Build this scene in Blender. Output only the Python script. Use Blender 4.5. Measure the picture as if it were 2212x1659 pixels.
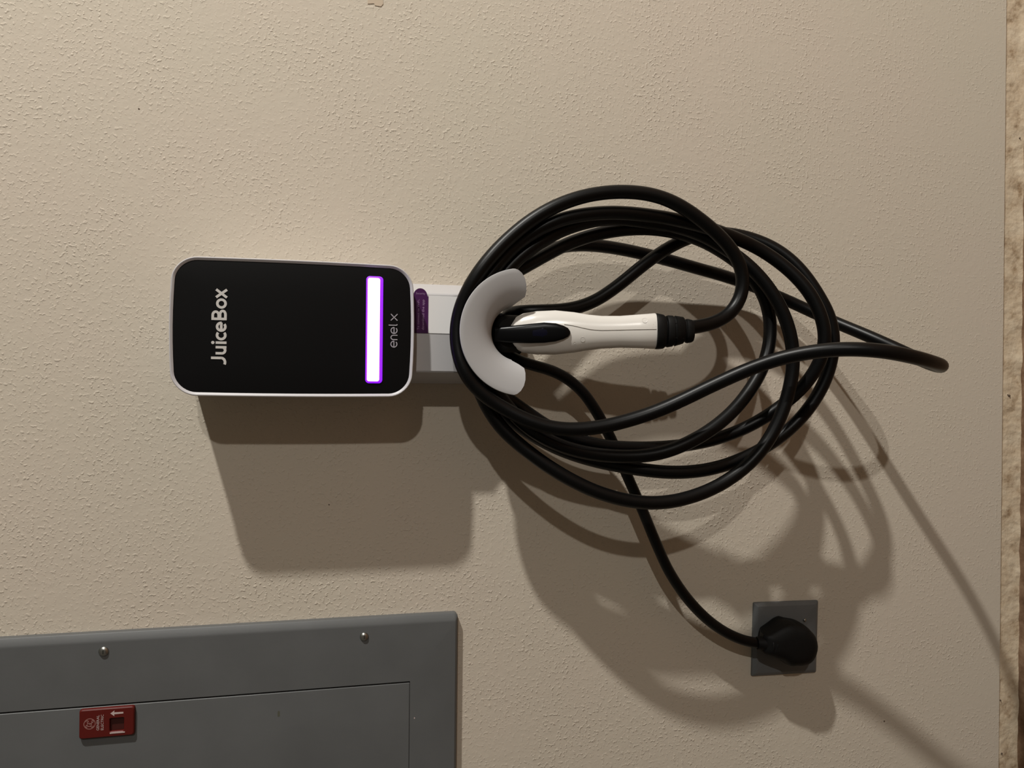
import bpy, bmesh, math, random
from mathutils import Vector, Matrix

# ------------------------------------------------------------------ scene reset
for o in list(bpy.data.objects):
    bpy.data.objects.remove(o, do_unlink=True)
scene = bpy.context.scene
COL = scene.collection

# ------------------------------------------------------------------ camera
cam_data = bpy.data.cameras.new('camera')
cam_data.sensor_fit = 'HORIZONTAL'
cam_data.sensor_width = 36.0
cam_data.lens = 36.0 * 1661.0 / 2212.0
cam_data.clip_start = 0.01
cam = bpy.data.objects.new('camera', cam_data)
COL.objects.link(cam)
# the phone was held sideways: picture right is the room's down
c_right = Vector((0.01049428, -0.22494417, -0.97431514))
c_up = Vector((0.99994493, 0.00236076, 0.0102253))
c_back = -Vector((0.0, 0.9743688, -0.22495655))
m = Matrix((c_right, c_up, c_back)).transposed().to_4x4()
m.translation = Vector((0.0, -0.98, 1.035))
cam.matrix_world = m
scene.camera = cam

# ------------------------------------------------------------------ world, lamps, exposure
world = bpy.data.worlds.new('garage_air')
scene.world = world
world.use_nodes = True
bg = world.node_tree.nodes['Background']
bg.inputs['Color'].default_value = (1.0, 0.88, 0.70, 1)
bg.inputs['Strength'].default_value = 0.090

def bulb(name, loc, energy, color, radius):
    d = bpy.data.lights.new(name, 'POINT')
    d.energy = energy
    d.color = color
    d.shadow_soft_size = radius
    o = bpy.data.objects.new(name, d)
    o.location = loc
    COL.objects.link(o)
bulb('ceiling_bulb_near', (2.75, -1.22, 2.05), 392.0, (1.0, 0.975, 0.915), 0.045)
bulb('ceiling_bulb_far', (3.0, -4.6, 2.05), 225.0, (1.0, 0.965, 0.90), 0.055)

scene.view_settings.view_transform = 'Standard'
scene.view_settings.look = 'None'
scene.view_settings.exposure = 0.0
scene.view_settings.gamma = 1.0
scene.view_settings.use_curve_mapping = False

# ------------------------------------------------------------------ materials
def mat(name, color, rough=0.6, spec=0.5, metal=0.0, emit=None, estr=0.0, coat=0.0):
    mt = bpy.data.materials.new(name)
    mt.use_nodes = True
    b = mt.node_tree.nodes['Principled BSDF']
    b.inputs['Base Color'].default_value = (*color, 1)
    b.inputs['Roughness'].default_value = rough
    b.inputs['Specular IOR Level'].default_value = spec
    b.inputs['Metallic'].default_value = metal
    b.inputs['Coat Weight'].default_value = coat
    if emit:
        b.inputs['Emission Color'].default_value = (*emit, 1)
        b.inputs['Emission Strength'].default_value = estr
    return mt

def grain(mt, scale, strength, dist=0.0005, tint=0.0, detail=3.0):
    """fine relief and slight colour variation on a material"""
    nt = mt.node_tree
    b = nt.nodes['Principled BSDF']
    tc = nt.nodes.new('ShaderNodeTexCoord')
    n = nt.nodes.new('ShaderNodeTexNoise')
    n.inputs['Scale'].default_value = scale
    n.inputs['Detail'].default_value = detail
    nt.links.new(tc.outputs['Object'], n.inputs['Vector'])
    bp = nt.nodes.new('ShaderNodeBump')
    bp.inputs['Strength'].default_value = strength
    bp.inputs['Distance'].default_value = dist
    nt.links.new(n.outputs['Fac'], bp.inputs['Height'])
    nt.links.new(bp.outputs['Normal'], b.inputs['Normal'])
    if tint:
        col = tuple(b.inputs['Base Color'].default_value)
        rmp = nt.nodes.new('ShaderNodeValToRGB')
        rmp.color_ramp.elements[0].position = 0.3
        rmp.color_ramp.elements[1].position = 0.7
        rmp.color_ramp.elements[0].color = tuple(c * (1 - tint) for c in col[:3]) + (1,)
        rmp.color_ramp.elements[1].color = tuple(min(1, c * (1 + tint)) for c in col[:3]) + (1,)
        n2 = nt.nodes.new('ShaderNodeTexNoise')
        n2.inputs['Scale'].default_value = scale * 0.07
        n2.inputs['Detail'].default_value = 4
        nt.links.new(tc.outputs['Object'], n2.inputs['Vector'])
        nt.links.new(n2.outputs['Fac'], rmp.inputs['Fac'])
        nt.links.new(rmp.outputs['Color'], b.inputs['Base Color'])
    return mt

def wall_material():
    mt = mat('painted_orange_peel_drywall', (0.62, 0.545, 0.44), 0.75, 0.25)
    nt = mt.node_tree
    b = nt.nodes['Principled BSDF']
    tc = nt.nodes.new('ShaderNodeTexCoord')
    def noise(scale, detail, rough=0.5, dist=0.0):
        n = nt.nodes.new('ShaderNodeTexNoise')
        n.inputs['Scale'].default_value = scale
        n.inputs['Detail'].default_value = detail
        n.inputs['Roughness'].default_value = rough
        n.inputs['Distortion'].default_value = dist
        nt.links.new(tc.outputs['Object'], n.inputs['Vector'])
        return n
    def math_(op, a, bv):
        x = nt.nodes.new('ShaderNodeMath')
        x.operation = op
        for i, v in enumerate((a, bv)):
            if isinstance(v, (int, float)):
                x.inputs[i].default_value = v
            else:
                nt.links.new(v, x.inputs[i])
        return x.outputs[0]
    # splatters of texture spray: raised where two noises agree, smooth between
    fine = noise(250, 1.5, 0.45, 0.15)
    rm = nt.nodes.new('ShaderNodeMapRange')
    rm.inputs['From Min'].default_value = 0.52
    rm.inputs['From Max'].default_value = 0.74
    rm.interpolation_type = 'SMOOTHSTEP'
    nt.links.new(fine.outputs['Fac'], rm.inputs['Value'])
    patch = noise(14, 3.0)
    rm2 = nt.nodes.new('ShaderNodeMapRange')
    rm2.inputs['From Min'].default_value = 0.36
    rm2.inputs['From Max'].default_value = 0.64
    rm2.inputs['To Min'].default_value = 0.25
    nt.links.new(patch.outputs['Fac'], rm2.inputs['Value'])
    splat = math_('MULTIPLY', rm.outputs['Result'], rm2.outputs['Result'])
    under = noise(90, 3.0)
    h = math_('ADD', splat, math_('MULTIPLY', under.outputs['Fac'], 0.7))
    # the bottom strip of the wall was left smoother
    sep = nt.nodes.new('ShaderNodeSeparateXYZ')
    nt.links.new(tc.outputs['Object'], sep.inputs[0])
    rm3 = nt.nodes.new('ShaderNodeMapRange')
    rm3.inputs['From Min'].default_value = 0.04
    rm3.inputs['From Max'].default_value = 0.45
    rm3.inputs['To Min'].default_value = 0.45
    nt.links.new(sep.outputs['Z'], rm3.inputs['Value'])
    h = math_('MULTIPLY', h, rm3.outputs['Result'])
    bp = nt.nodes.new('ShaderNodeBump')
    bp.inputs['Strength'].default_value = 0.48
    bp.inputs['Distance'].default_value = 0.0011
    nt.links.new(h, bp.inputs['Height'])
    nt.links.new(bp.outputs['Normal'], b.inputs['Normal'])
    cn = noise(3.0, 5.0)
    rmp = nt.nodes.new('ShaderNodeValToRGB')
    rmp.color_ramp.elements[0].position = 0.35
    rmp.color_ramp.elements[1].position = 0.65
    rmp.color_ramp.elements[0].color = (0.60, 0.527, 0.44, 1)
    rmp.color_ramp.elements[1].color = (0.588, 0.53, 0.437, 1)
    nt.links.new(cn.outputs['Fac'], rmp.inputs['Fac'])
    nt.links.new(rmp.outputs['Color'], b.inputs['Base Color'])
    return mt

def concrete_material(name, c0, c1, c2, scale):
    mt = mat(name, c1, 0.9, 0.2)
    nt = mt.node_tree
    b = nt.nodes['Principled BSDF']
    tc = nt.nodes.new('ShaderNodeTexCoord')
    n = nt.nodes.new('ShaderNodeTexNoise')
    n.inputs['Scale'].default_value = scale
    n.inputs['Detail'].default_value = 8
    n.inputs['Roughness'].default_value = 0.65
    nt.links.new(tc.outputs['Object'], n.inputs['Vector'])
    r = nt.nodes.new('ShaderNodeValToRGB')
    r.color_ramp.elements[0].position = 0.3
    r.color_ramp.elements[0].color = (*c0, 1)
    r.color_ramp.elements[1].position = 0.66
    r.color_ramp.elements[1].color = (*c2, 1)
    e = r.color_ramp.elements.new(0.45)
    e.color = (*c1, 1)
    nt.links.new(n.outputs['Fac'], r.inputs['Fac'])
    nt.links.new(r.outputs['Color'], b.inputs['Base Color'])
    bp = nt.nodes.new('ShaderNodeBump')
    bp.inputs['Strength'].default_value = 0.6
    bp.inputs['Distance'].default_value = 0.002
    n2 = nt.nodes.new('ShaderNodeTexNoise')
    n2.inputs['Scale'].default_value = scale * 4
    n2.inputs['Detail'].default_value = 6
    nt.links.new(tc.outputs['Object'], n2.inputs['Vector'])
    nt.links.new(n2.outputs['Fac'], bp.inputs['Height'])
    nt.links.new(bp.outputs['Normal'], b.inputs['Normal'])
    return mt

M = {
    'wall': wall_material(),
    'footing': concrete_material('stained_footing_plaster', (0.30, 0.20, 0.115), (0.60, 0.48, 0.34), (0.70, 0.59, 0.44), 34),
    'floor': concrete_material('dirty_brown_floor', (0.09, 0.05, 0.03), (0.17, 0.10, 0.06), (0.3, 0.2, 0.13), 24),
    'grey_plastic': grain(mat('light_grey_plastic', (0.50, 0.49, 0.50), 0.5, 0.35), 900, 0.05),
    'bezel': grain(mat('silver_grey_bezel', (0.56, 0.55, 0.57), 0.42, 0.45), 900, 0.04),
    'holder': grain(mat('grey_holder_plastic', (0.43, 0.425, 0.43), 0.42, 0.4), 1200, 0.05),
    'black_face': grain(mat('black_matte_face', (0.0030, 0.0029, 0.0033), 0.4, 0.18), 1500, 0.03),
    'led_core': mat('lit_status_bar', (0.9, 0.8, 1.0), 0.4, emit=(0.42, 0.19, 1.0), estr=6.0),
    'led_halo': mat('violet_bar_halo', (0.25, 0.05, 0.6), 0.4, emit=(0.23, 0.0, 1.0), estr=1.1),
    'silver_print': mat('silver_print', (0.60, 0.58, 0.56), 0.5),
    'silver_print_dim': mat('silver_print_fine', (0.40, 0.38, 0.42), 0.5),
    'rubber': grain(mat('black_rubber_jacket', (0.0016, 0.0016, 0.0018), 0.38, 0.24), 700, 0.04),
    'boot': grain(mat('black_rubber_boot', (0.003, 0.003, 0.003), 0.6, 0.2), 900, 0.06),
    'white_shell': grain(mat('glossy_white_shell', (0.74, 0.71, 0.665), 0.22, 0.5), 300, 0.02),
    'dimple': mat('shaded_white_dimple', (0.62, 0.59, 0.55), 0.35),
    'seam': mat('shell_seam', (0.34, 0.32, 0.29), 0.6),
    'lever': mat('black_lever', (0.0015, 0.0015, 0.002), 0.3, 0.2),
    'button': mat('navy_black_button', (0.002, 0.002, 0.009), 0.28, 0.25),
    'paper': mat('white_label_paper', (0.84, 0.83, 0.83), 0.6, 0.3),
    'purple': mat('purple_label_print', (0.055, 0.004, 0.07), 0.5, 0.35),
    'label_ink': mat('pale_violet_ink', (0.33, 0.2, 0.36), 0.6),
    'panel': grain(mat('grey_enamel', (0.112, 0.116, 0.118), 0.46, 0.4), 260, 0.10, 0.0006, 0.05),
    'plate': grain(mat('grey_plate_enamel', (0.128, 0.136, 0.14), 0.5, 0.4), 260, 0.10, 0.0006, 0.05),
    'steel': mat('zinc_screw', (0.42, 0.42, 0.40), 0.32, metal=1.0),
    'red': grain(mat('red_plastic', (0.10, 0.007, 0.0045), 0.45, 0.4), 800, 0.05),
    'dark_red': mat('dark_red_recess', (0.05, 0.006, 0.004), 0.5),
    'ink_and_highlight': mat('worn_ink_and_highlight', (0.52, 0.42, 0.40), 0.6),  # print on the latch, and the painted highlight at its slot
    'latch_ink_dim': mat('worn_pink_ink', (0.33, 0.17, 0.15), 0.6),
    'scuff': mat('olive_scuff', (0.085, 0.085, 0.06), 0.7),
    'tape': mat('tan_tape', (0.53, 0.43, 0.32), 0.55),
    'dark_mark': mat('dark_speck', (0.10, 0.07, 0.05), 0.9),
}

# ------------------------------------------------------------------ mesh helpers (millimetres; x = room right, z = up, d = distance off the wall)
S = 0.001
def P(x, z, d):
    return (x * S, -d * S, z * S)

def obj(name, verts, faces, material, parent=None, sharp=35.0, smooth=True, label=None):
    me = bpy.data.meshes.new(name)
    me.from_pydata(verts, [], faces)
    bm = bmesh.new()
    bm.from_mesh(me)
    bmesh.ops.remove_doubles(bm, verts=bm.verts, dist=1e-7)
    bmesh.ops.recalc_face_normals(bm, faces=bm.faces)
    bm.to_mesh(me)
    bm.free()
    if smooth:
        for p in me.polygons:
            p.use_smooth = True
        me.set_sharp_from_angle(angle=math.radians(sharp))
    me.materials.append(M[material])
    o = bpy.data.objects.new(name, me)
    COL.objects.link(o)
    if parent is not None:
        o.parent = parent
        loc = parent.get('_base')
        off = Vector(loc) if loc else Vector((0, 0, 0))
        o.matrix_parent_inverse = Matrix.Translation(-off)
    if label:
        o['label'] = label
    return o

BASES = {}
def thing(name, label, cat, x, z, d=0.0):
    e = bpy.data.objects.new(name, None)
    e.empty_display_size = 0.02
    e.location = P(x, z, d)
    COL.objects.link(e)
    e['label'] = label
    e['category'] = cat
    BASES[e.name] = Vector(P(x, z, d))
    return e

def put(o, parent):
    """parent a mesh whose vertices are in room coordinates"""
    o.parent = parent
    base = BASES.get(parent.name, Vector((0, 0, 0)))
    if parent.name in BASES:
        o.matrix_parent_inverse = Matrix.Translation(-base)
    return o

def part(name, vf, material, parent, **k):
    return put(obj(name, vf[0], vf[1], material, None, **k), parent)

def structure(name, vf, material, **k):
    o = obj(name, vf[0], vf[1], material, None, **k)
    o['kind'] = 'structure'
    return o

def loft(rings, cap0=True, cap1=True, closed=True):
    n = len(rings[0])
    v = [p for r in rings for p in r]
    f = []
    for i in range(len(rings) - 1):
        for j in range(n if closed else n - 1):
            k = (j + 1) % n
            f.append((i * n + j, i * n + k, (i + 1) * n + k, (i + 1) * n + j))
    if cap0:
        f.append(tuple(range(n - 1, -1, -1)))
    if cap1:
        b = (len(rings) - 1) * n
        f.append(tuple(range(b, b + n)))
    return v, f

def join(*vfs):
    V, F = [], []
    for v, f in vfs:
        b = len(V)
        V += v
        F += [tuple(i + b for i in q) for q in f]
    return V, F

def box(x0, x1, z0, z1, d0, d1):
    v = [P(x, z, d) for d in (d0, d1) for x, z in ((x0, z0), (x1, z0), (x1, z1), (x0, z1))]
    f = [(0, 1, 2, 3), (4, 5, 6, 7), (0, 1, 5, 4), (1, 2, 6, 5), (2, 3, 7, 6), (3, 0, 4, 7)]
    return v, f

def rrect(cx, cz, w, h, r, n=8, bw=0.0, bh=0.0, rot=0.0, ne=6):
    """rounded rectangle outline, sides bowed outward by bw (left/right) and bh (top/bottom)"""
    pts = []
    hw, hh = w / 2, h / 2
    cs = [(hw - r, hh - r, 0), (-hw + r, hh - r, 90), (-hw + r, -hh + r, 180), (hw - r, -hh + r, 270)]
    arcs = []
    for ax, az, a0 in cs:
        arcs.append([(ax + r * math.cos(math.radians(a0 + 90 * i / n)), az + r * math.sin(math.radians(a0 + 90 * i / n))) for i in range(n + 1)])
    for k in range(4):
        a, b = arcs[k], arcs[(k + 1) % 4]
        pts += a
        p, q = a[-1], b[0]
        for i in range(1, ne):
            t = i / ne
            pts.append((p[0] + (q[0] - p[0]) * t, p[1] + (q[1] - p[1]) * t))
    out = []
    ca, sa = math.cos(rot), math.sin(rot)
    for x, z in pts:
        x2 = x * (1 - (bw / hw) * (z / hh) ** 2)
        z2 = z * (1 - (bh / hh) * (x / hw) ** 2)
        out.append((cx + x2 * ca - z2 * sa, cz + x2 * sa + z2 * ca))
    return out

def ring(pts, d):
    return [P(x, z, d) for x, z in pts]

def lathe(cx, cz, prof, n=24):
    """prof: (radius, d) pairs, turned about the axis that leaves the wall"""
    rings = [[P(cx + r * math.cos(2 * math.pi * i / n), cz + r * math.sin(2 * math.pi * i / n), d) for i in range(n)] for r, d in prof]
    return loft(rings)

def catmull(pts, step):
    P_ = [Vector(p) for p in pts]
    P_ = [2 * P_[0] - P_[1]] + P_ + [2 * P_[-1] - P_[-2]]
    out = []
    for i in range(1, len(P_) - 2):
        a, b, c, d = P_[i - 1:i + 3]
        n = max(2, int((c - b).length / step))
        for k in range(n):
            t = k / n
            out.append(0.5 * ((2 * b) + (c - a) * t + (2 * a - 5 * b + 4 * c - d) * t * t + (3 * b - a - 3 * c + d) * t ** 3))
    out.append(P_[-2])
    return out

def tube(pts, r, n=16, step=4.0, smooth_pts=True):
    """pts in mm, room coordinates (x, y, z)"""
    Q = catmull(pts, step) if smooth_pts else [Vector(p) for p in pts]
    t = (Q[1] - Q[0]).normalized()
    nrm = t.orthogonal().normalized()
    rings = []
    for i, q in enumerate(Q):
        t2 = (Q[min(i + 1, len(Q) - 1)] - Q[max(i - 1, 0)]).normalized()
        rot = t.rotation_difference(t2)
        nrm = (rot @ nrm)
        nrm = (nrm - t2 * nrm.dot(t2)).normalized()
        t = t2
        bn = t.cross(nrm)
        rr = r(i / (len(Q) - 1)) if callable(r) else r
        rings.append([tuple((q + (nrm * math.cos(2 * math.pi * j / n) + bn * math.sin(2 * math.pi * j / n)) * rr) * S) for j in range(n)])
    return loft(rings)

def ribbon(polys, w, d0, d1):
    """flat lettering: polylines (x, z) of stroke width w as a raised slab between d0 and d1"""
    V, F = [], []
    for q, pl in enumerate(polys):
        if q:
            d1 += 0.035
        closed = len(pl) > 2 and abs(pl[0][0] - pl[-1][0]) + abs(pl[0][1] - pl[-1][1]) < 1e-6
        n = len(pl)
        L, R_ = [], []
        for i in range(n):
            if closed:
                a, b = pl[(i - 1) % (n - 1)], pl[(i + 1) % (n - 1)] if i < n - 1 else pl[1]
            else:
                a, b = pl[max(i - 1, 0)], pl[min(i + 1, n - 1)]
            tx, tz = b[0] - a[0], b[1] - a[1]
            l = math.hypot(tx, tz) or 1
            nx, nz = -tz / l, tx / l
            L.append((pl[i][0] + nx * w / 2, pl[i][1] + nz * w / 2))
            R_.append((pl[i][0] - nx * w / 2, pl[i][1] - nz * w / 2))
        base = len(V)
        for i in range(n):
            V += [P(*L[i], d1), P(*R_[i], d1), P(*L[i], d0), P(*R_[i], d0)]
        for i in range(n - 1):
            a, b = base + 4 * i, base + 4 * (i + 1)
            F += [(a, a + 1, b + 1, b), (a, a + 2, b + 2, b), (a + 1, a + 3, b + 3, b + 1)]
        if not closed:
            e = base + 4 * (n - 1)
            F += [(base, base + 1, base + 3, base + 2), (e, e + 1, e + 3, e + 2)]
    return V, F

def arc(cx, cz, rx, rz, a0, a1, n=16):
    return [(cx + rx * math.cos(math.radians(a0 + (a1 - a0) * i / n)), cz + rz * math.sin(math.radians(a0 + (a1 - a0) * i / n))) for i in range(n + 1)]

def text_vf(body, x, z, width, height, d, thick=0.15, weight=0.0):
    """upright printed text; x, z = left end of the baseline, scaled to width and cap height"""
    cu = bpy.data.curves.new('print', 'FONT')
    cu.body = body
    cu.size = 1.0
    cu.offset = weight
    cu.resolution_u = 2
    o = bpy.data.objects.new('print', cu)
    COL.objects.link(o)
    dg = bpy.context.evaluated_depsgraph_get()
    me = o.evaluated_get(dg).to_mesh()
    vs = [(v.co.x, v.co.y) for v in me.vertices]
    fs = [tuple(p.vertices) for p in me.polygons]
    o.evaluated_get(dg).to_mesh_clear()
    bpy.data.objects.remove(o, do_unlink=True)
    bpy.data.curves.remove(cu)
    x0 = min(v[0] for v in vs); x1 = max(v[0] for v in vs)
    sx = width / (x1 - x0)
    sz = height / 0.73
    return [P(x + (vx - x0) * sx, z + vz * sz, d + thick) for vx, vz in vs], fs

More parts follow.
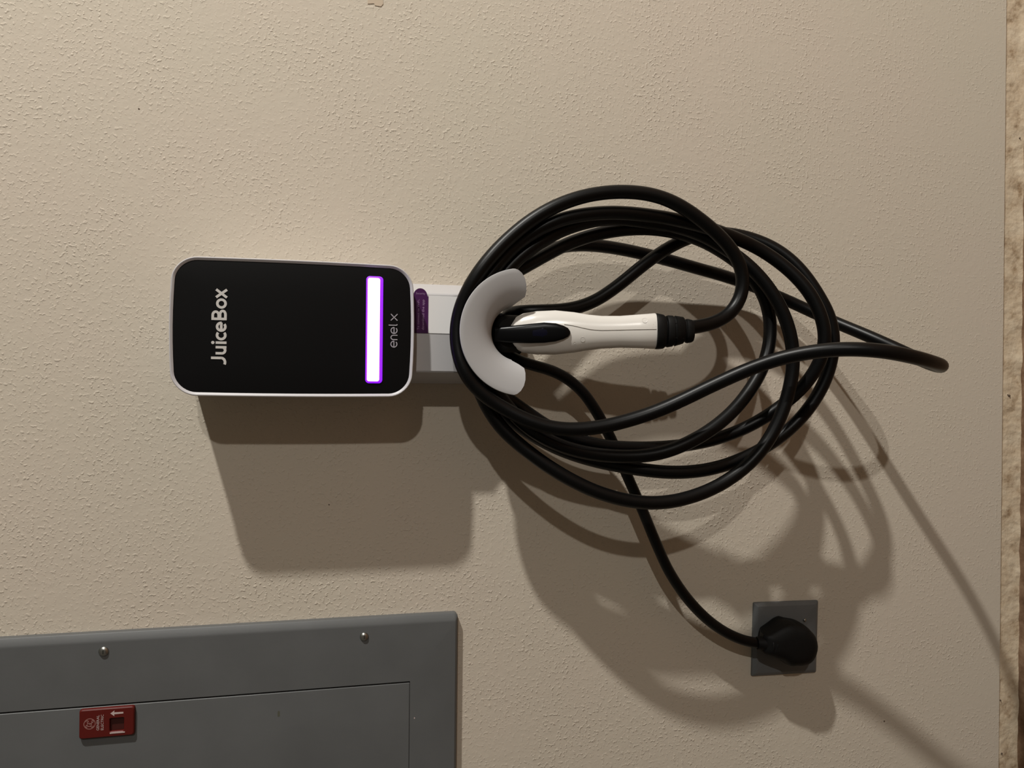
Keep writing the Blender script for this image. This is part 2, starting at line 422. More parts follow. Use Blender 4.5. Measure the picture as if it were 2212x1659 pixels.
# centre lines of the two cables, millimetres in the room (x right, y into the wall, z up)
CABLE_MM = [(69.1,-137.0,624.3),(71.9,-134.2,608.8),(75.6,-131.7,593.6),(81.4,-129.9,579.3),(90.1,-128.7,566.8),(101.8,-128.3,557.5),(115.8,-128.5,552.1),(130.8,-129.0,551.3),(145.5,-129.7,554.9),(159.0,-130.3,562.4),(171.0,-130.8,572.5),(181.7,-131.0,584.2),(191.5,-130.9,596.8),(200.6,-130.5,610.0),(209.0,-129.9,623.5),(216.3,-129.0,637.6),(222.1,-127.8,652.3),(226.1,-126.3,667.6),(228.2,-124.9,683.2),(228.7,-123.5,699.1),(227.9,-122.2,714.9),(225.8,-121.1,730.7),(222.5,-120.0,746.3),(217.9,-119.0,761.5),(212.1,-117.9,776.3),(205.1,-116.9,790.6),(197.0,-115.6,804.3),(187.9,-114.3,817.3),(177.8,-113.0,829.7),(166.9,-112.2,841.5),(155.2,-112.3,852.9),(142.8,-112.7,863.6),(129.9,-112.4,873.3),(116.5,-110.8,881.7),(102.6,-108.1,888.6),(88.1,-105.6,893.9),(72.9,-104.4,897.4),(57.2,-104.7,898.8),(41.6,-106.2,897.8),(26.3,-108.7,894.6),(12.1,-110.5,888.7),(-0.6,-110.9,879.9),(-11.5,-111.5,868.8),(-20.8,-112.2,856.0),(-29.1,-113.8,842.4),(-36.5,-116.3,828.5),(-42.8,-118.9,814.1),(-47.7,-121.1,799.2),(-50.7,-123.1,783.8),(-51.9,-124.9,768.1),(-51.4,-126.5,752.2),(-49.6,-128.0,736.5),(-46.8,-129.5,720.8),(-43.0,-131.4,705.4),(-38.6,-133.9,690.3),(-33.5,-136.8,675.4),(-27.7,-140.2,660.9),(-21.2,-143.8,646.8),(-14.2,-147.8,633.0),(-7.0,-152.0,619.4),(0.2,-156.6,605.8),(7.2,-161.5,592.3),(14.0,-167.1,579.0),(20.5,-173.5,565.8),(26.3,-180.8,552.9),(31.4,-188.9,540.1),(35.5,-197.4,527.3),(38.7,-206.0,514.2),(41.0,-214.6,501.0),(42.4,-222.9,487.4),(42.7,-230.5,473.5),(42.1,-236.4,458.9),(40.8,-240.2,443.6),(38.9,-241.6,428.1),(36.7,-240.7,412.4),(34.5,-237.9,397.0),(32.4,-233.3,381.9),(30.5,-227.1,367.4),(29.0,-219.6,353.5),(27.8,-210.6,340.5),(27.0,-200.0,328.9),(27.0,-187.7,319.9),(28.6,-173.8,314.4),(32.4,-159.5,313.3),(38.2,-145.9,316.5),(45.2,-133.6,322.9),(52.5,-122.3,331.3),(59.7,-111.3,340.1),(66.8,-99.7,348.5),(73.7,-87.6,356.4),(80.4,-75.3,364.1),(87.2,-63.3,372.1),(94.2,-52.3,381.0),(101.3,-43.4,391.5),(108.4,-36.8,403.8),(115.1,-32.3,417.4),(121.3,-29.5,431.7),(127.1,-27.8,446.5),(132.5,-26.9,461.5),(137.6,-26.3,476.7),(142.3,-26.2,492.0),(146.5,-26.4,507.4),(150.1,-27.0,522.9),(153.4,-28.0,538.6),(156.4,-29.1,554.3),(159.4,-30.3,569.9),(162.5,-31.6,585.6),(165.5,-32.8,601.3),(168.4,-34.0,617.0),(171.0,-35.1,632.7),(173.4,-36.1,648.5),(175.6,-37.1,664.3),(177.3,-38.3,680.2),(178.5,-39.7,696.1),(178.9,-41.4,711.9),(178.4,-43.4,727.8),(176.7,-45.7,743.4),(173.5,-48.3,758.8),(168.8,-51.0,773.7),(162.5,-53.8,788.1),(155.1,-56.5,801.9),(147.0,-59.0,815.0),(138.3,-60.3,827.2),(128.6,-60.5,837.8),(117.1,-61.2,846.9),(103.8,-64.5,854.7),(89.0,-69.4,861.2),(73.5,-72.6,865.4),(57.8,-72.5,866.8),(42.1,-70.3,865.2),(26.7,-68.5,861.3),(12.1,-68.3,855.3),(-1.0,-69.3,847.2),(-12.1,-71.2,836.8),(-21.7,-72.8,824.9),(-30.8,-73.3,812.0),(-39.7,-73.5,798.9),(-48.3,-74.1,785.4),(-55.9,-75.0,771.4),(-62.5,-75.9,757.0),(-67.9,-76.6,742.0),(-72.1,-77.2,726.6),(-75.1,-77.7,710.9),(-77.0,-78.1,695.1),(-78.0,-78.4,679.2),(-78.4,-78.8,663.2),(-78.3,-79.1,647.2),(-77.7,-79.4,631.2),(-76.5,-79.7,615.2),(-74.9,-79.8,599.3),(-72.6,-79.7,583.5),(-69.6,-79.9,567.8),(-65.6,-80.6,552.4),(-60.5,-82.3,537.5),(-54.3,-84.9,523.1),(-47.0,-88.3,509.4),(-38.7,-92.5,496.4),(-29.4,-97.3,484.4),(-19.4,-103.0,473.5),(-8.5,-109.3,463.8),(3.4,-115.7,455.5),(16.4,-121.6,448.6),(30.4,-126.4,443.2),(45.3,-129.6,439.7),(60.7,-131.3,438.7),(76.3,-131.3,440.4),(91.4,-130.0,444.5),(105.9,-127.6,450.3),(119.6,-124.5,457.7),(132.2,-120.6,466.5),(143.8,-116.3,476.5),(154.4,-112.0,487.6),(163.9,-108.0,499.7),(172.2,-105.0,512.8),(178.8,-103.9,527.1),(183.7,-105.9,542.9),(187.3,-109.8,559.4),(190.8,-111.8,574.8),(194.5,-111.8,589.3),(197.8,-111.6,604.1),(200.4,-111.7,619.6),(202.5,-111.9,635.3),(204.1,-112.0,651.3),(205.3,-111.8,667.2),(206.2,-111.5,683.2),(206.5,-110.9,699.1),(206.0,-110.3,715.1),(204.5,-109.6,731.0),(202.1,-108.9,746.7),(198.7,-108.1,762.3),(194.0,-107.1,777.5),(187.8,-105.7,792.0),(180.2,-103.8,805.8),(171.2,-101.8,818.9),(160.9,-100.5,831.1),(149.3,-100.6,842.5),(136.7,-101.5,852.8),(123.6,-101.9,862.0),(110.1,-101.0,869.9),(96.0,-99.1,876.2),(81.1,-97.6,880.7),(65.6,-97.4,883.2),(49.8,-97.7,883.6),(34.0,-98.4,882.1),(18.5,-98.0,878.8),(3.4,-95.2,873.7),(-11.3,-93.5,867.6),(-25.6,-93.4,860.6),(-39.1,-94.0,852.3),(-51.6,-95.6,842.7),(-62.8,-98.0,831.7),(-73.1,-100.6,819.9),(-82.9,-103.4,807.5),(-92.2,-106.0,794.8),(-100.9,-108.5,781.6),(-109.0,-110.8,768.0),(-116.4,-112.9,754.0),(-123.1,-114.8,739.6),(-128.8,-116.3,724.8),(-133.5,-117.4,709.6),(-137.1,-118.3,694.1),(-139.5,-119.0,678.3),(-140.7,-119.5,662.5),(-140.3,-119.8,646.6),(-138.5,-120.0,630.8),(-135.3,-120.0,615.1),(-131.0,-120.0,599.8),(-125.5,-120.0,584.8),(-118.8,-120.3,570.4),(-110.7,-120.8,556.7),(-101.5,-121.6,543.8),(-91.0,-122.5,531.8),(-79.4,-123.4,521.1),(-66.6,-124.3,511.7),(-52.9,-125.4,503.7),(-38.5,-126.4,497.0),(-23.6,-127.2,491.3),(-8.3,-127.7,486.6),(7.2,-127.9,483.1),(23.0,-128.0,481.0),(38.8,-128.0,480.8),(54.6,-127.7,482.4),(70.1,-127.0,485.8),(85.1,-125.9,490.7),(99.6,-124.3,497.1),(113.4,-122.2,504.7),(126.5,-119.5,513.3),(138.7,-116.5,523.1),(149.9,-113.4,534.0),(160.2,-109.2,545.4),(169.9,-103.4,556.7),(178.6,-98.7,569.1),(185.9,-96.5,583.3),(191.4,-95.6,598.4),(195.4,-95.1,614.0),(198.1,-94.8,629.9),(199.9,-94.4,645.8),(201.4,-94.1,661.7),(202.6,-94.0,677.6),(203.2,-94.0,693.6),(202.5,-93.9,709.5),(200.3,-93.6,725.2),(196.5,-93.1,740.6),(191.5,-92.6,755.8),(185.4,-92.2,770.5),(177.9,-92.0,784.5),(169.3,-92.0,797.9),(159.8,-91.8,810.6),(149.5,-91.5,822.5),(138.1,-91.8,833.6),(125.7,-92.5,843.8),(112.4,-92.5,852.7),(98.5,-91.4,859.8),(83.7,-90.3,864.8),(68.2,-90.2,867.8),(52.4,-89.7,868.3),(36.7,-88.6,866.5),(21.1,-96.2,864.2),(6.3,-105.6,860.3),(-7.4,-101.5,851.6),(-20.3,-96.7,841.2),(-32.5,-96.8,830.9),(-43.8,-97.8,819.8),(-53.8,-98.6,807.5),(-62.3,-99.1,794.1),(-69.4,-99.6,779.9),(-75.1,-99.9,765.0),(-79.4,-100.3,749.7),(-82.6,-101.2,734.1),(-84.7,-102.8,718.4),(-85.8,-104.9,702.6),(-86.0,-107.2,686.8),(-85.1,-109.9,671.1),(-82.8,-112.5,655.6),(-78.9,-114.9,640.4),(-73.5,-116.8,625.6),(-67.0,-118.1,611.1),(-59.6,-118.6,597.0),(-51.4,-118.4,583.3),(-42.4,-117.4,570.1),(-32.7,-115.8,557.6),(-22.2,-113.7,545.8),(-10.9,-111.4,534.7),(1.1,-109.1,524.4),(13.7,-106.6,515.1),(27.2,-104.2,507.0),(41.4,-101.9,500.6),(56.5,-100.1,496.3),(72.1,-98.8,494.5),(87.7,-98.2,495.2),(103.0,-97.8,498.6),(117.6,-97.1,504.5),(131.1,-95.7,512.5),(143.6,-93.5,522.0),(154.7,-90.6,532.9),(164.4,-87.3,545.0),(173.1,-83.7,557.7),(180.7,-80.9,571.4),(186.7,-79.3,586.2),(191.2,-78.1,601.6),(194.3,-77.2,617.2),(196.2,-76.5,633.0),(196.9,-76.2,648.9),(196.3,-76.0,664.9),(194.7,-75.8,680.8),(192.2,-75.4,696.5),(188.8,-74.8,712.1),(184.4,-74.1,727.4),(179.1,-73.6,742.5),(172.9,-73.6,757.2),(165.7,-74.1,771.4),(157.8,-75.0,785.3),(149.7,-75.9,799.0),(141.6,-76.6,812.7),(133.6,-76.8,826.5),(125.7,-76.8,840.2),(117.0,-77.1,853.4),(106.5,-78.0,865.1),(93.8,-79.1,874.4),(79.6,-79.5,880.8),(64.4,-79.4,884.0),(48.8,-79.0,884.2),(33.3,-78.5,881.6),(18.4,-77.6,876.3),(4.6,-77.0,868.8),(-8.2,-78.1,859.8),(-20.1,-79.1,849.6),(-31.6,-78.4,838.4),(-42.5,-77.4,826.5),(-52.3,-77.0,813.9),(-61.2,-77.0,800.6),(-69.0,-76.9,786.7),(-76.1,-76.9,772.4),(-82.2,-77.5,757.7),(-87.4,-79.1,742.7),(-91.8,-81.5,727.6),(-95.5,-84.5,712.3),(-98.6,-87.7,697.0),(-101.3,-90.9,681.5),(-103.6,-94.1,666.0),(-105.4,-97.0,650.4),(-106.6,-99.3,634.6),(-106.9,-101.1,618.8),(-106.2,-102.1,602.9),(-104.6,-102.6,587.0),(-101.8,-102.8,571.3),(-98.1,-102.5,555.8),(-93.3,-102.1,540.6),(-87.7,-101.7,525.6),(-81.3,-101.4,511.0),(-73.8,-101.5,497.0),(-65.3,-102.2,483.5),(-55.7,-103.3,470.9),(-44.9,-104.9,459.3),(-33.1,-106.7,448.8),(-20.3,-108.7,439.5),(-6.7,-110.6,431.5),(7.6,-112.3,424.8),(22.6,-113.7,419.8),(38.1,-114.8,416.6),(53.8,-115.4,415.2),(69.6,-115.4,415.9),(84.9,-114.6,419.0),(99.6,-113.0,424.4),(113.7,-110.5,431.3),(127.4,-107.4,438.7),(140.7,-103.5,446.6),(153.3,-98.9,455.3),(164.7,-93.8,465.0),(174.7,-88.4,476.0),(183.0,-82.9,488.2),(189.6,-77.5,501.6),(194.5,-72.9,515.8),(197.6,-69.4,530.9),(198.9,-66.5,546.4),(198.3,-63.9,561.9),(195.4,-61.8,577.2),(190.2,-60.6,592.1),(183.5,-60.2,606.5),(175.8,-60.8,620.4),(167.2,-62.0,633.8),(158.1,-63.0,646.8),(148.3,-63.1,659.4),(138.2,-62.5,671.7),(128.1,-61.6,684.1),(118.5,-60.8,696.9),(109.7,-60.3,710.1),(102.5,-60.0,724.2),(97.2,-60.0,739.1),(93.8,-60.0,754.6),(91.9,-59.9,770.4),(90.9,-59.2,786.1),(90.2,-56.5,800.9),(89.6,-49.8,812.4),(89.1,-38.3,818.4),(88.7,-24.0,820.1)]
CORD_MM = [(42.6,-24.0,824.4),(39.1,-38.9,824.9),(33.2,-50.7,819.6),(27.1,-56.5,807.7),(22.8,-57.2,792.8),(18.9,-56.1,777.3),(13.5,-54.9,762.4),(6.1,-53.5,748.3),(-3.1,-51.6,735.5),(-14.1,-49.7,724.1),(-26.5,-48.0,714.2),(-39.6,-46.5,705.1),(-53.2,-45.2,696.6),(-67.0,-44.3,688.6),(-81.3,-43.8,681.3),(-95.8,-43.7,674.5),(-110.3,-43.9,667.7),(-124.9,-44.4,661.0),(-139.4,-45.1,654.2),(-153.9,-45.7,647.5),(-168.5,-45.8,640.8),(-183.1,-45.4,634.2),(-197.6,-44.6,627.4),(-212.0,-43.5,620.5),(-226.3,-42.2,613.3),(-240.3,-40.7,605.6),(-253.7,-39.2,597.0),(-266.6,-37.6,587.7),(-279.1,-35.9,577.7),(-291.0,-34.4,567.1),(-302.3,-33.0,555.9),(-313.0,-31.7,544.0),(-322.8,-30.6,531.4),(-331.6,-29.9,518.1),(-339.2,-29.7,504.0),(-345.4,-30.0,489.3),(-349.7,-30.8,473.9),(-352.5,-32.0,458.2)]

random.seed(4)

# ================================================================== the setting
structure('wall_back', box(-2600, 3600, 36.5, 2450, -14, 0), 'wall', smooth=False)
structure('floor', box(-2600, 3600, -60, 0, -40, 5200), 'floor', smooth=False)

def footing():
    """rough strip of footing below the drywall, set back a little"""
    nx, nz = 900, 10
    x0, x1 = -1200.0, 1200.0
    from mathutils import noise
    V, F = [], []
    for i in range(nx + 1):
        x = x0 + (x1 - x0) * i / nx
        low = 0.8 * noise.noise(Vector((x * 0.02, 3.1, 0))) + 0.9 * noise.noise(Vector((x * 0.09, 7.7, 0)))
        for j in range(nz + 1):
            t = j / nz
            z = (-2.0 + low) + (38.0 - (-2.0 + low)) * t
            d = -2.2 + 1.1 * noise.noise(Vector((x * 0.05, z * 0.05, 0.3))) + 0.7 * noise.noise(Vector((x * 0.19, z * 0.17, 4.3)))
            if t < 0.25:
                d += (0.25 - t) * 9.0 * (0.6 + noise.noise(Vector((x * 0.03, 0, 9))))
            V.append(P(x, z, d))
    for i in range(nx):
        for j in range(nz):
            a = i * (nz + 1) + j
            F.append((a, a + nz + 1, a + nz + 2, a + 1))
    b = len(V)
    back = box(-2600, 3600, -2, 38, -40, -6)
    return join((V, F), back)
trim = structure('trim_1', footing(), 'footing', sharp=60)
for (x, z, w, h) in ((-10, 22.5, 3.4, 5.0), (-8.6, 25.6, 1.5, 2.5), (388, 8, 2, 3), (-560, 30, 3, 2.5), (-478, 33, 2, 2.5)):
    part('chip', lathe(x, z, [(w * 0.5, -4), (w * 0.5, -0.6), (w * 0.3, -0.2)], 9), 'dark_mark', trim)

# ================================================================== charger
CX, CZ = 59.3, 1077.7          # centre of the front face
W0, H0 = 153.2, 264.0
ch = thing('ev_charger', 'dark-faced electric car charger with silver rim and glowing violet bar, mounted on the wall', 'charger', CX, CZ)
def face_outline(inset, dz=0.0):
    return rrect(CX, CZ + dz, W0 - 2 * inset, H0 - 2 * inset, max(26.0 - inset, 4), n=10, bw=1.2, bh=3.2)
rings = [ring(face_outline(i), d) for i, d in ((9.0, 0.5), (6.5, 4), (5.0, 20), (2.2, 62), (1.2, 74), (1.0, 77))]
part('housing', loft(rings), 'grey_plastic', ch)
rings = [ring(face_outline(i), d) for i, d in ((1.6, 77.0), (0.5, 77.6), (0.0, 79.0), (0.0, 87.5), (0.25, 89.6), (0.8, 90.6), (1.4, 90.7), (2.4, 90.2), (3.9, 89.1), (3.9, 86.0))]
part('bezel', loft(rings), 'bezel', ch)
rings = [ring(face_outline(i), d) for i, d in ((4.0, 86.0), (4.0, 88.6), (4.6, 89.1), (14, 89.5), (34, 89.8))]
face = part('front_panel', loft(rings), 'black_face', ch)
lx0, lx1, lz0, lz1 = 1.4, 119.0, 985.4, 999.1
lc = ((lx0 + lx1) / 2, (lz0 + lz1) / 2)
bar = part('light_bar', loft([ring(rrect(*lc, lx1 - lx0 - q, lz1 - lz0 - q, 2.4), d) for q, d in ((0, 89.0), (0, 91.3), (0.6, 91.7))]), 'led_core', ch, label='glowing white-violet status bar')
part('bar_halo_rim', loft([ring(rrect(lc[0], lc[1] - 0.9, lx1 - lx0 + 4.6 - q, lz1 - lz0 + 5.6 - q, 4.2), d) for q, d in ((0, 89.0), (0.3, 90.3), (1.6, 90.7))]), 'led_halo', bar)  # violet halo around the bar, put in as a glowing rim

# raised lettering on the face, drawn stroke by stroke
zb, zx, zc = 1150.5, 1161.7, 1166.3
w = 2.75
h = w / 2
zm = (zb + zx) / 2
ro = (zx - zb) / 2 - h
L = []
L.append([(25.1, zc), (25.1, zb + 5.2)] + arc(20.3, zb + 5.4, 4.8, 5.4 - h, 0, -118, 12))                       # J
L.append([(30.2, zx), (30.2, zb + 4.6)] + arc(33.5, zb + 4.6, 3.3, 4.6 - h, 180, 360, 14) + [(36.8, zb + 4.6), (36.8, zx)])
L.append([(36.8, zb + 5), (36.8, zb)])                                                                        # u
L.append([(41.8, zb), (41.8, zx)])                                                                            # i
L.append(arc(49.9, zm, ro, ro, 48, 312, 22))                                                                  # c
L.append([(55.6, zm), (63.6, zm)])
L.append(arc(59.2, zm, ro, ro, -6, 312, 28))                                        # e
L.append([(67.7, zb), (67.7, zc)])                                                                            # B
L.append([(66.4, zc - h), (71.9, zc - h)] + arc(71.9, zc - h - 3.05, 3.6, 3.05, 90, -90, 12) + [(66.4, zc - h - 6.1)])
L.append([(66.4, zb + 8.3 - h), (72.6, zb + 8.3 - h)] + arc(72.6, zb + 8.3 - h - 2.75 - 0.02, 3.9, 2.78, 90, -90, 12) + [(66.4, zb + h)])
L.append(arc(84.5, zm, ro + 0.05, ro, 0, 360, 28))                                                            # o
L.append([(91.2, zb), (99.8, zx)])
L.append([(91.2, zx), (99.8, zb)])                                                                            # x
part('lettering', join(ribbon(L, w, 89.0, 90.25), lathe(41.8, 1164.6, [(1.75, 89), (1.75, 90.25)], 16)), 'silver_print', ch, smooth=False, label='pale silver word across the top of the face')
zb, zx, zt = 965.1, 973.0, 975.2
zm = (zb + zx) / 2
w2 = 1.05
ro = (zx - zb) / 2 - w2 / 2
L = [[(41.2, zm), (47.9, zm)], arc(44.3, zm, ro, ro, -4, 318, 26),
     [(49.5, zb), (49.5, zm)] + arc(52.0, zm + 0.6, 2.5, ro - 0.6, 180, 0, 14) + [(54.5, zm), (54.5, zb)],
     [(56.9, zm), (63.6, zm)], arc(60.0, zm, ro, ro, -4, 318, 26),
     [(66.0, zt), (66.0, zb + 1.4), (66.3, zb + 0.7), (67.2, zb + 0.5)],
     [(71.4, zb + 0.2), (74.4, zm - 0.6)], [(75.6, zm + 0.6), (78.8, zx - 0.2)], [(71.4, zx - 0.2), (78.8, zb + 0.2)]]
part('maker_lettering', ribbon(L, w2, 89.0, 90.0), 'silver_print_dim', ch, smooth=False, label='thin grey lower-case word below the lit bar')

# ================================================================== cable holder below the charger
hd = thing('cable_holder', 'grey plastic cable hook with flared horseshoe lip on a pale bracket under the charger', 'cable holder', 60.0, 824.0)
def arm_sec(z, k=1.0):
    return [P(x, z, d) for x, d in ((-0.4, 0.05), (-0.2, 6), (-0.2 + 13.7 * k, 68.6 * k), (-0.2 + 15.6 * k, 70 * k), (60, 70.4 * k), (125.3 - 21.1 * k, 70 * k), (125.3 - 19.1 * k, 68.6 * k), (125.3, 6), (125.5, 0.05))]
part('bracket_arm', loft([arm_sec(z, k) for z, k in ((946.5, 0.95), (940, 0.95), (898, 0.95), (889, 0.90), (884, 0.87), (862, 0.85))]), 'grey_plastic', hd, sharp=25)
# drum and flared lip: one half-turn of a trumpet
HX, HZ = 60.0, 824.0
prof = [(31.6, 22), (31.6, 50), (31.6, 84), (32.2, 92), (33.8, 98.5), (36.8, 104), (41.5, 108.2), (47.5, 111.2), (55, 113.4), (62, 114.8), (68, 115.6), (71.6, 115.9), (73.2, 115.6), (73.7, 114.7), (73.3, 113.8), (71.6, 113.2), (68, 113.1), (62, 112.4), (55, 111.2), (48.4, 109.2), (43.2, 106.6), (38.8, 102.6), (36.0, 98), (34.4, 92), (33.6, 84), (33.6, 50), (33.6, 22)]
def z_end(r):
    if r > 50:
        return -4.5 + 18.5 * (1 - math.sqrt(max(0, 1 - min(1, (r - 50) / 23.8) ** 2)))
    if r < 44:
        return -4.5 + 13.0 * min(1, ((44 - r) / 10)) ** 2
    return -4.5
def horseshoe():
    n = 64
    rings = []
    for i in range(n + 1):
        t = -1 + 2 * i / n
        rg = []
        for r, d in prof:
            d = d + 4.0 if d > 80 else d
            phi = math.acos(max(-1, min(1, z_end(r) / r)))
            a = phi * t
            rg.append(P(HX + r * math.sin(a), HZ + r * math.cos(a), d))
        rings.append(rg)
    return loft(rings)
part('hook_lip', horseshoe(), 'holder', hd, sharp=50)
part('socket_plate', lathe(60, 825, [(31, 1), (31, 18), (30, 20)], 40), 'boot', hd)
# paper label wrapped on the arm: white field plus a purple tab with a rounded head
lab = part('label', box(59.4, 103.9, 880, 927.2, 66.6, 67.4), 'paper', hd, smooth=False, label='white paper label with purple tab')
tab = [(59.2, 944.5), (59.2, 927.2), (103.0, 927.2), (103.0, 928.6)] + [(103.0 + 9.3 * math.sin(math.radians(a)), 936.9 - 8.3 * math.cos(math.radians(a))) for a in range(10, 171, 10)] + [(103.0, 945.2)]
part('label_tab', loft([ring(tab, 66.9), ring(tab, 67.6)]), 'purple', lab, smooth=False)
part('label_text', join(text_vf('To connect to WiFi,', 63, 938.0, 36, 2.6, 67.6), text_vf('download the app', 63, 932.2, 36, 2.9, 67.6, weight=0.01)), 'label_ink', lab, smooth=False)
def sideways(vf, cx, cz):
    c = Vector(P(cx, cz, 0))
    return [(c.x + (v[2] - c.z) * -1.0 * -1.0, v[1], c.z - (v[0] - c.x)) for v in vf[0]], vf[1]
part('label_text', sideways(text_vf('Security', 100.4, 935.6, 11.0, 2.4, 67.6), 106.0, 936.5), 'label_ink', lab, smooth=False)

# ================================================================== charging cable with its connector
cc = thing('charging_cable', 'black charging cable coiled over the grey hook, ending in a white-handled car connector', 'charging cable', 60.0, 760.0, 100.0)
part('cable', tube(CABLE_MM, 8.25, 18, 4.0), 'rubber', cc, label='black rubber cable wound in five loose loops')
ST = [(834.6, 59.4, 2.5, 90.0, 9), (833.6, 59.5, 7.1, 90.3, 14), (831.5, 60.4, 12.3, 91.0, 17.5), (827.3, 60.7, 18.1, 92.2, 19.8), (817.8, 60.5, 23.3, 95.1, 21.4), (802.1, 60.9, 25.7, 99.8, 22), (781.2, 61.5, 26.2, 106.2, 22), (760.2, 61.7, 24.0, 112.5, 21.5), (744.6, 61.8, 21.2, 117.2, 20.5), (729.1, 62.1, 19.4, 122.0, 19.5), (708.4, 62.8, 18.8, 128.3, 19.0), (687.9, 63.5, 19.8, 134.7, 19.2), (669.4, 63.9, 21.1, 140.5, 20.0), (668.2, 63.9, 20.5, 140.8, 19.6)]
def sec(z, xc, hw, dc, hdp, nf=2.1, nb=2.4, n=40, ax=0.22):
    rg = []
    for i in range(n):
        a = 2 * math.pi * i / n
        c, s = math.cos(a), math.sin(a)
        e = nf if s > 0 else nb
        u = hw * math.copysign(abs(c) ** (2 / e), c)
        v = hdp * math.copysign(abs(s) ** (2 / e), s)
        rg.append(P(xc + u, z + v * ax, dc + v))
    return rg
ST = [(z, x, hw, 84 + (dc - 84) * 0.94, hdp * 0.62) for z, x, hw, dc, hdp in ST]
handle = part('handle', loft([sec(*s) for s in ST]), 'white_shell', cc, sharp=60, label='glossy white connector handle')
def hand_at(z):
    for a, b in zip(ST, ST[1:]):
        if b[0] <= z <= a[0]:
            t = (a[0] - z) / (a[0] - b[0])
            return [a[i] + (b[i] - a[i]) * t for i in range(5)]
    return ST[-1]
def on_front(z, u, lift=0.0, nf=2.1):
    """a point on the front of the handle, u mm off its ridge"""
    zz, xc, hw, dc, hdp = hand_at(z)
    c = min(0.999, abs(u) / hw)
    v = hdp * (1 - c ** nf) ** (1 / nf)
    return (xc + u, -(dc + v + lift), z + v * 0.22)
seam = [on_front(z, u, 0.1) for z, u in ((772, 8.5), (762, 7.0), (752, 4.6), (742, 2.6), (731, 1.6), (711, 1.4), (691, 1.4), (669.5, 1.4))]
part('seam', tube(seam, 0.42, 6, 4.0), 'seam', handle)
def disc_on(z, u, r, th=0.35):
    c = Vector(on_front(z, u, 0.0))
    a = Vector(on_front(z + 1, u)) - c
    b = Vector(on_front(z, u + 1)) - c
    nrm = a.cross(b).normalized()
    if nrm.y > 0:
        nrm = -nrm
    e1 = a.normalized(); e2 = nrm.cross(e1)
    rings = []
    for rr, l in ((r, -1.0), (r, 0.08), (r * 0.86, th * 0.2), (r * 0.5, -0.25)):
        rings.append([tuple((c + nrm * l + (e1 * math.cos(2 * math.pi * i / 20) + e2 * math.sin(2 * math.pi * i / 20)) * rr) * S) for i in range(20)])
    return loft(rings)
part('dimple', disc_on(682, 12.0, 3.4), 'dimple', handle)
part('dimple', disc_on(751, -9.0, 2.9), 'dimple', handle)
part('dimple', disc_on(760, -13.0, 1.3), 'dimple', handle)
for q, (z, u) in enumerate(((672.5, 7.0), (669.9, 4.5), (670.5, 9.4), (673.5, 3.6))):
    part('moulded_mark', disc_on(z, u, 0.55), 'dimple', handle)
# black docked head and the latch lever along the front
head = [ring(rrect(60, zc_, wd, hh, 12, n=8), d) for wd, hh, zc_, d in ((22, 30, 832, 22), (22, 30, 832, 67), (40, 36, 831, 70), (44, 40, 831, 74), (44, 40, 831, 88), (40, 36, 832, 94), (34, 30, 833, 98))]
part('connector_head', loft(head), 'boot', cc)
LV = [(852.3, 57.8, 8.2, 104.5, 5.0), (848.5, 57.8, 8.9, 106.0, 5.6), (835.8, 57.9, 9.9, 112.1, 6.0), (812.8, 59.1, 11.5, 119.2, 5.6), (797.5, 60.2, 12.0, 124.0, 5.2), (784.7, 60.6, 10.7, 128.0, 4.6), (776.1, 60.6, 8.0, 130.6, 3.8), (771.0, 60.6, 5.3, 132.2, 2.9), (768.5, 60.2, 2.1, 133.0, 1.6)]
LV = [(z, x, hw, 102.5 + (dc - 105) * 0.93 - 5.2, hdp) for z, x, hw, dc, hdp in LV]
lever = part('latch_lever', loft([sec(*s, nf=3.2, nb=3.0, n=32, ax=0.2) for s in LV]), 'lever', cc, sharp=60)
BT = [(814.5, 59.1, 6.0, 121.4, 3.0), (810.5, 59.3, 9.0, 122.4, 3.4), (799.5, 60.1, 10.2, 125.6, 3.4), (786.5, 60.6, 9.0, 129.2, 3.0), (778.0, 60.6, 6.0, 131.0, 2.4), (773.5, 60.6, 3.0, 132.0, 1.6)]
BT = [(z, x, hw, 102.5 + (dc - 105) * 0.93 - 5.2, hdp) for z, x, hw, dc, hdp in BT]
part('release_button', loft([sec(*s, nf=2.6, nb=3.0, n=28, ax=0.2) for s in BT]), 'button', lever)
# strain relief: collar, waist rings, ribs
def rel(stations):
    return loft([sec(z - 1.8, x + 0.3, hw, dc - 7.5, hw * 0.72, nf=2.3, nb=2.3, n=32, ax=0.15) for z, x, hw, dc in stations])
relief = part('strain_relief', join(
    rel([(670.2, 63.4, 20.7, 144.8), (669.0, 63.4, 21.2, 145.0), (661.5, 63.0, 20.2, 146.0), (659.8, 62.8, 19.0, 146.2), (659.4, 62.8, 14.5, 146.3), (656.8, 63.2, 14.5, 146.6)]),
    rel([(657.6, 63.4, 15.0, 146.6), (657.2, 63.5, 18.2, 146.6), (655.5, 63.6, 18.9, 146.8), (650.0, 64.0, 18.3, 147.3), (649.6, 64.0, 16.6, 147.3), (647.0, 64.2, 16.6, 147.6), (646.6, 64.2, 17.9, 147.7), (637.5, 65.0, 16.0, 148.6), (636.5, 65.1, 14.8, 148.7), (636.0, 65.2, 12.4, 148.8), (633.5, 65.0, 12.4, 149.0)]),
    rel([(634.0, 64.6, 12.2, 148.9), (633.4, 64.5, 14.0, 149.0), (631.6, 64.4, 14.4, 149.2), (626.5, 64.3, 13.4, 149.7), (624.8, 64.3, 12.0, 149.9), (624.4, 64.3, 8.4, 150.0)])), 'boot', cc, sharp=40)
for k in range(2):
    s = -1 if k else 1
    part('relief_rib', box(64 - 3 + s * 6.0, 64 + 3 + s * 6.0, 638, 655.5, 142, 151.0), 'boot', relief)

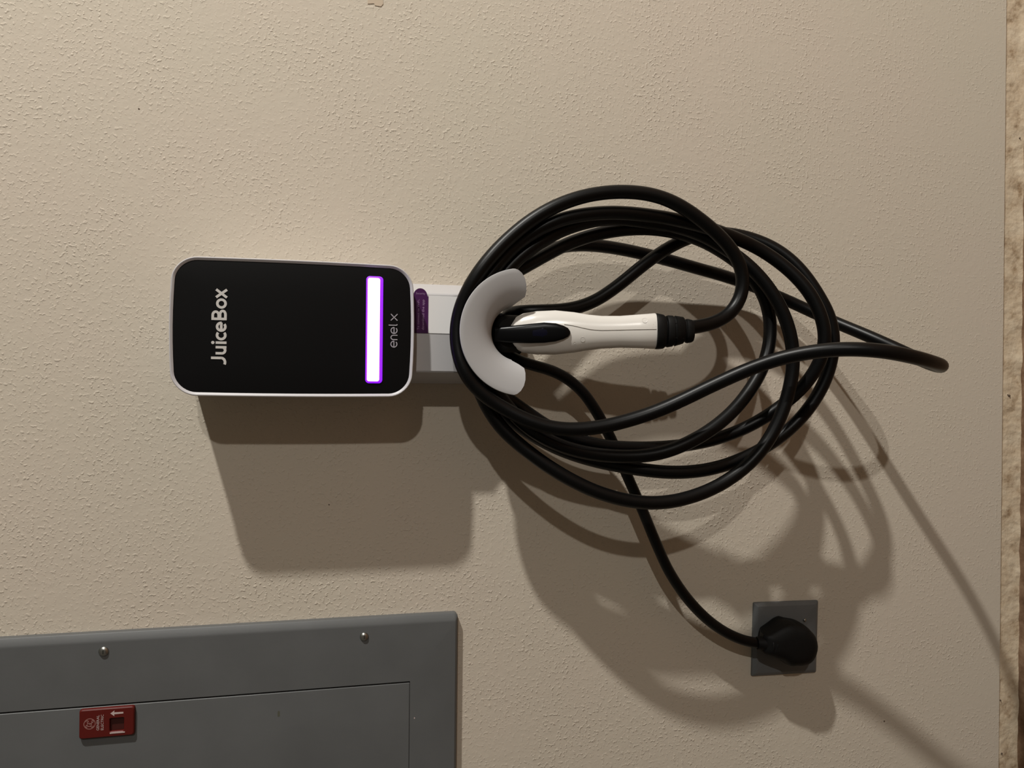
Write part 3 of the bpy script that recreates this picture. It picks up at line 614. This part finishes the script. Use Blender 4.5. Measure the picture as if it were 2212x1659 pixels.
# ================================================================== power cord and plug
pc = thing('power_cord', 'black power cord running from the charger down to a fat plug in the wall outlet', 'power cord', -356.0, 410.0)
part('cord', tube(CORD_MM, 7.1, 16, 4.0), 'rubber', pc)
OUT = [(-336.9, 464.7), (-330.5, 448.5), (-324.9, 435.2), (-322.7, 422.9), (-325.4, 412.5), (-329.1, 396.9), (-337.1, 387.4), (-345.9, 379.9), (-358.2, 376.6), (-370.2, 378.6), (-379.5, 384.2), (-384.2, 391.0), (-386.2, 401.4), (-385.6, 412.0), (-384.8, 421.1), (-377.6, 431.5), (-370.9, 448.0), (-363.5, 463.3), (-356.1, 466.0), (-345.0, 466.4)]
def plug_ring(k, d):
    Q = catmull([(x, 0, z) for x, z in OUT] + [(OUT[0][0], 0, OUT[0][1])], 5.0)[:-1]
    cx, cz = -354.0, 418.0
    return [P(cx + (q.x - cx) * k, cz + (q.z - cz) * k - max(0.0, 35 - d) * 0.57 * max(0.0, (q.z - cz) / 48), d) for q in Q]
plug = part('plug_body', loft([plug_ring(k, d) for k, d in ((0.96, 7.4), (0.99, 9), (1.0, 14), (0.99, 30), (0.95, 38), (0.86, 43.5), (0.7, 46.5), (0.45, 48))]), 'boot', pc)
for k in range(4):
    z = 434 + k * 6
    part('grip_rib', tube([(-331 - k * 2.6, -14, z), (-333 - k * 2.4, -33, z), (-341 - k, -43, z), (-352, -46.5, z), (-362, -43, z), (-369 + k * 1.4, -33, z), (-371 + k * 1.6, -14, z)], 1.5, 8, 4), 'boot', plug)
part('cord_collar', tube([(-350.5, -32.5, 469), (-350.5, -33.5, 462), (-350.5, -34.5, 452)], lambda t: 8.4 + 2.4 * t, 16, 4), 'boot', pc)

# ================================================================== outlet cover plate
op = thing('outlet_plate', 'square grey metal outlet cover plate behind the black plug', 'outlet plate', -356.9, 406.7)
rot = math.radians(-1.2)
def pl(q):
    return rrect(-356.9, 406.7, 103.6 - 2 * q, 102.6 - 2 * q, max(1.2, 2.0 - q * 0.1), n=4, rot=rot)
part('plate', loft([ring(pl(q), d) for q, d in ((0, 0.2), (0, 2.0), (0.6, 3.4), (5.0, 6.4), (6.0, 6.6), (30, 6.6))]), 'plate', op, sharp=18)
def screw(parent, x, z, d, r, hexed=False, label=None):
    n = 6 if hexed else 20
    s = part('screw', join(lathe(x, z, [(r * 1.15, d), (r * 1.15, d + 0.5), (r, d + 1.5), (r * 0.78, d + 2.4), (r * 0.35, d + 2.8)], 20)), 'steel', parent, sharp=60)
    part('screw_slot', box(x - r * 0.45, x + r * 0.45, z - r * 0.07, z + r * 0.07, d + 2.2, d + 2.86), 'boot', s, smooth=False)
    return s
screw(op, -333.8, 432.5, 6.5, 2.4)
screw(op, -331.9, 379.0, 6.5, 2.3)
part('hole', lathe(-337.6, 432.3, [(2.4, 6.0), (2.4, 6.72), (0.4, 6.74)], 14), 'boot', op)

# ================================================================== breaker panel
ep = thing('breaker_panel', 'large flat grey metal breaker panel with a red latch on its door', 'electrical panel', -486.0, 879.0)
PX1, PX0, PZ0, PZ1 = -292.4, -686.0, 878.6, 1690.0
pcx, pcz, pw, ph = (PX0 + PX1) / 2, (PZ0 + PZ1) / 2, PX1 - PX0, PZ1 - PZ0
DX1, DX0, DZ0, DZ1 = -374.2, -618.0, 938.8, 1630.0
dcx, dcz, dw, dh = (DX0 + DX1) / 2, (DZ0 + DZ1) / 2, DX1 - DX0, DZ1 - DZ0
frame_rings = [ring(rrect(pcx, pcz, pw - 2 * q, ph - 0.7 * q, max(1.5, 5 - q * 0.35), n=6, ne=6), d) for q, d in ((0, 0.2), (0, 7.2), (0.3, 8.6), (1.2, 9.3), (8.0, 11.6), (9.4, 11.95), (10.8, 12.0))]
frame_rings += [ring(rrect(dcx, dcz, dw, dh, 0.8, n=6, ne=6), d) for d in (12.0, 6.0)]
part('cover_frame', loft(frame_rings, cap0=False, cap1=False), 'panel', ep, sharp=25)
g = 1.7
door = [ring(rrect(dcx - 0.4, dcz + 0.1, dw - 2 * q, dh - 2 * (q - 1.5), 0.8, n=3, ne=4), d) for q, d in ((g, 4.5), (g, 11.3), (g + 0.5, 11.9), (g + 1.2, 12.0))]
door = part('door', loft(door), 'panel', ep, sharp=25)
part('keyhole_mark', loft([ring(rrect(-401.6, 1096.6, 7.0, 2.6, 1.2, n=4), d) for d in (11.6, 12.06)]), 'scuff', door)
part('paint_chip', loft([ring(rrect(-421.0, 932.8, 2.0, 1.2, 0.5, n=3), d) for d in (11.6, 12.15)]), 'ink_and_highlight', ep)
screw(ep, -312.9, 1290.8, 11.9, 4.9)
screw(ep, -314.7, 995.9, 11.9, 4.7)
# red slide latch on the door
LX0, LX1, LZ0, LZ1 = -410.6, -376.9, 1256.4, 1314.8
lcx, lcz = (LX0 + LX1) / 2, (LZ0 + LZ1) / 2
SX0, SX1, SZ0, SZ1 = -404.9, -388.8, 1267.2, 1283.0
scx, scz = (SX0 + SX1) / 2, (SZ0 + SZ1) / 2
rr_ = [ring(rrect(lcx, lcz, LX1 - LX0 - 2 * q, LZ1 - LZ0 - 2 * q, 3.0 - q * 0.5, n=5, ne=4), d) for q, d in ((0, 11.6), (0, 14.6), (0.4, 15.7), (1.4, 16.4))]
rr_ += [ring(rrect(scx, scz, SX1 - SX0 - 2 * q, SZ1 - SZ0 - 2 * q, 1.6, n=5, ne=4), d) for q, d in ((-0.3, 16.4), (0.3, 15.8), (0.6, 12.8))]
latch = part('latch', loft(rr_), 'red', ep, sharp=30, label='red plastic slide latch with white arrow')
part('latch_recess', loft([ring(rrect(scx, scz, SX1 - SX0 - 2, SZ1 - SZ0 - 2, 1.2, n=4), d) for d in (12.6, 13.0)]), 'dark_red', latch)
part('latch_recess', box(SX0 + 0.2, SX1 - 0.2, SZ0 + 0.2, SZ1 - 0.2, 12.7, 12.85), 'dark_red', latch, smooth=False)
aw = [(-383.3, 1282.0), (-380.2, 1277.6), (-382.4, 1277.9), (-382.6, 1268.2), (-384.4, 1268.2), (-384.6, 1277.9), (-386.8, 1277.6)]
part('arrow', loft([ring(aw, 16.3), ring(aw, 16.55)]), 'ink_and_highlight', latch, smooth=False)
part('slot_highlight', box(-406.6, -405.4, 1266.4, 1282.4, 16.2, 16.7), 'ink_and_highlight', latch, smooth=False)  # painted highlight: light on the slot's lower wall, as a pale bar
mx, mz = -393.4, 1303.6
L = [arc(mx, mz, 5.9, 5.9, 0, 360, 32)]
for k in range(4):
    a = 45 + 90 * k
    L.append(arc(mx + 3.7 * math.cos(math.radians(a)), mz + 3.7 * math.sin(math.radians(a)), 1.3, 1.3, a - 160, a + 60, 10))
L.append(arc(mx - 1.3, mz + 0.3, 1.7, 2.3, 60, 330, 14) + [(mx + 0.2, mz - 0.2), (mx - 1.0, mz - 0.1)])
L.append(arc(mx + 1.5, mz + 1.1, 1.2, 1.2, 40, 270, 10) + arc(mx + 1.5, mz - 1.2, 1.4, 1.3, 100, 330, 10))
part('monogram', ribbon(L, 0.62, 16.3, 16.5), 'latch_ink_dim', latch, smooth=False)
part('lettering', join(text_vf('GENERAL', -401.6, 1293.6, 17.4, 2.9, 16.4), text_vf('ELECTRIC', -401.6, 1289.0, 17.8, 2.9, 16.4)), 'ink_and_highlight', latch, smooth=False)

# ================================================================== small things on the wall
tp = obj('tape_scrap', *loft([ring([(474.0, 999.4), (475.4, 991.5), (473.0, 990.6), (472.6, 983.0), (476.2, 980.2), (520.0, 982.0), (520.0, 1000.0)], d) for d in (0.02, 0.6)]), 'tape', smooth=False)
tp['label'] = 'scrap of tan tape on the bare wall, right of the charger'
tp['category'] = 'tape'
wl = bpy.data.objects['wall_back']
for x, z, r in ((-491.4, 240.2, 1.1), (318.8, 1262.3, 0.9), (-152, 1040, 0.8), (-330, 262, 0.6)):
    part('speck', lathe(x, z, [(r, -0.5), (r, 0.3), (r * 0.4, 0.5)], 8), 'dark_mark', wl)
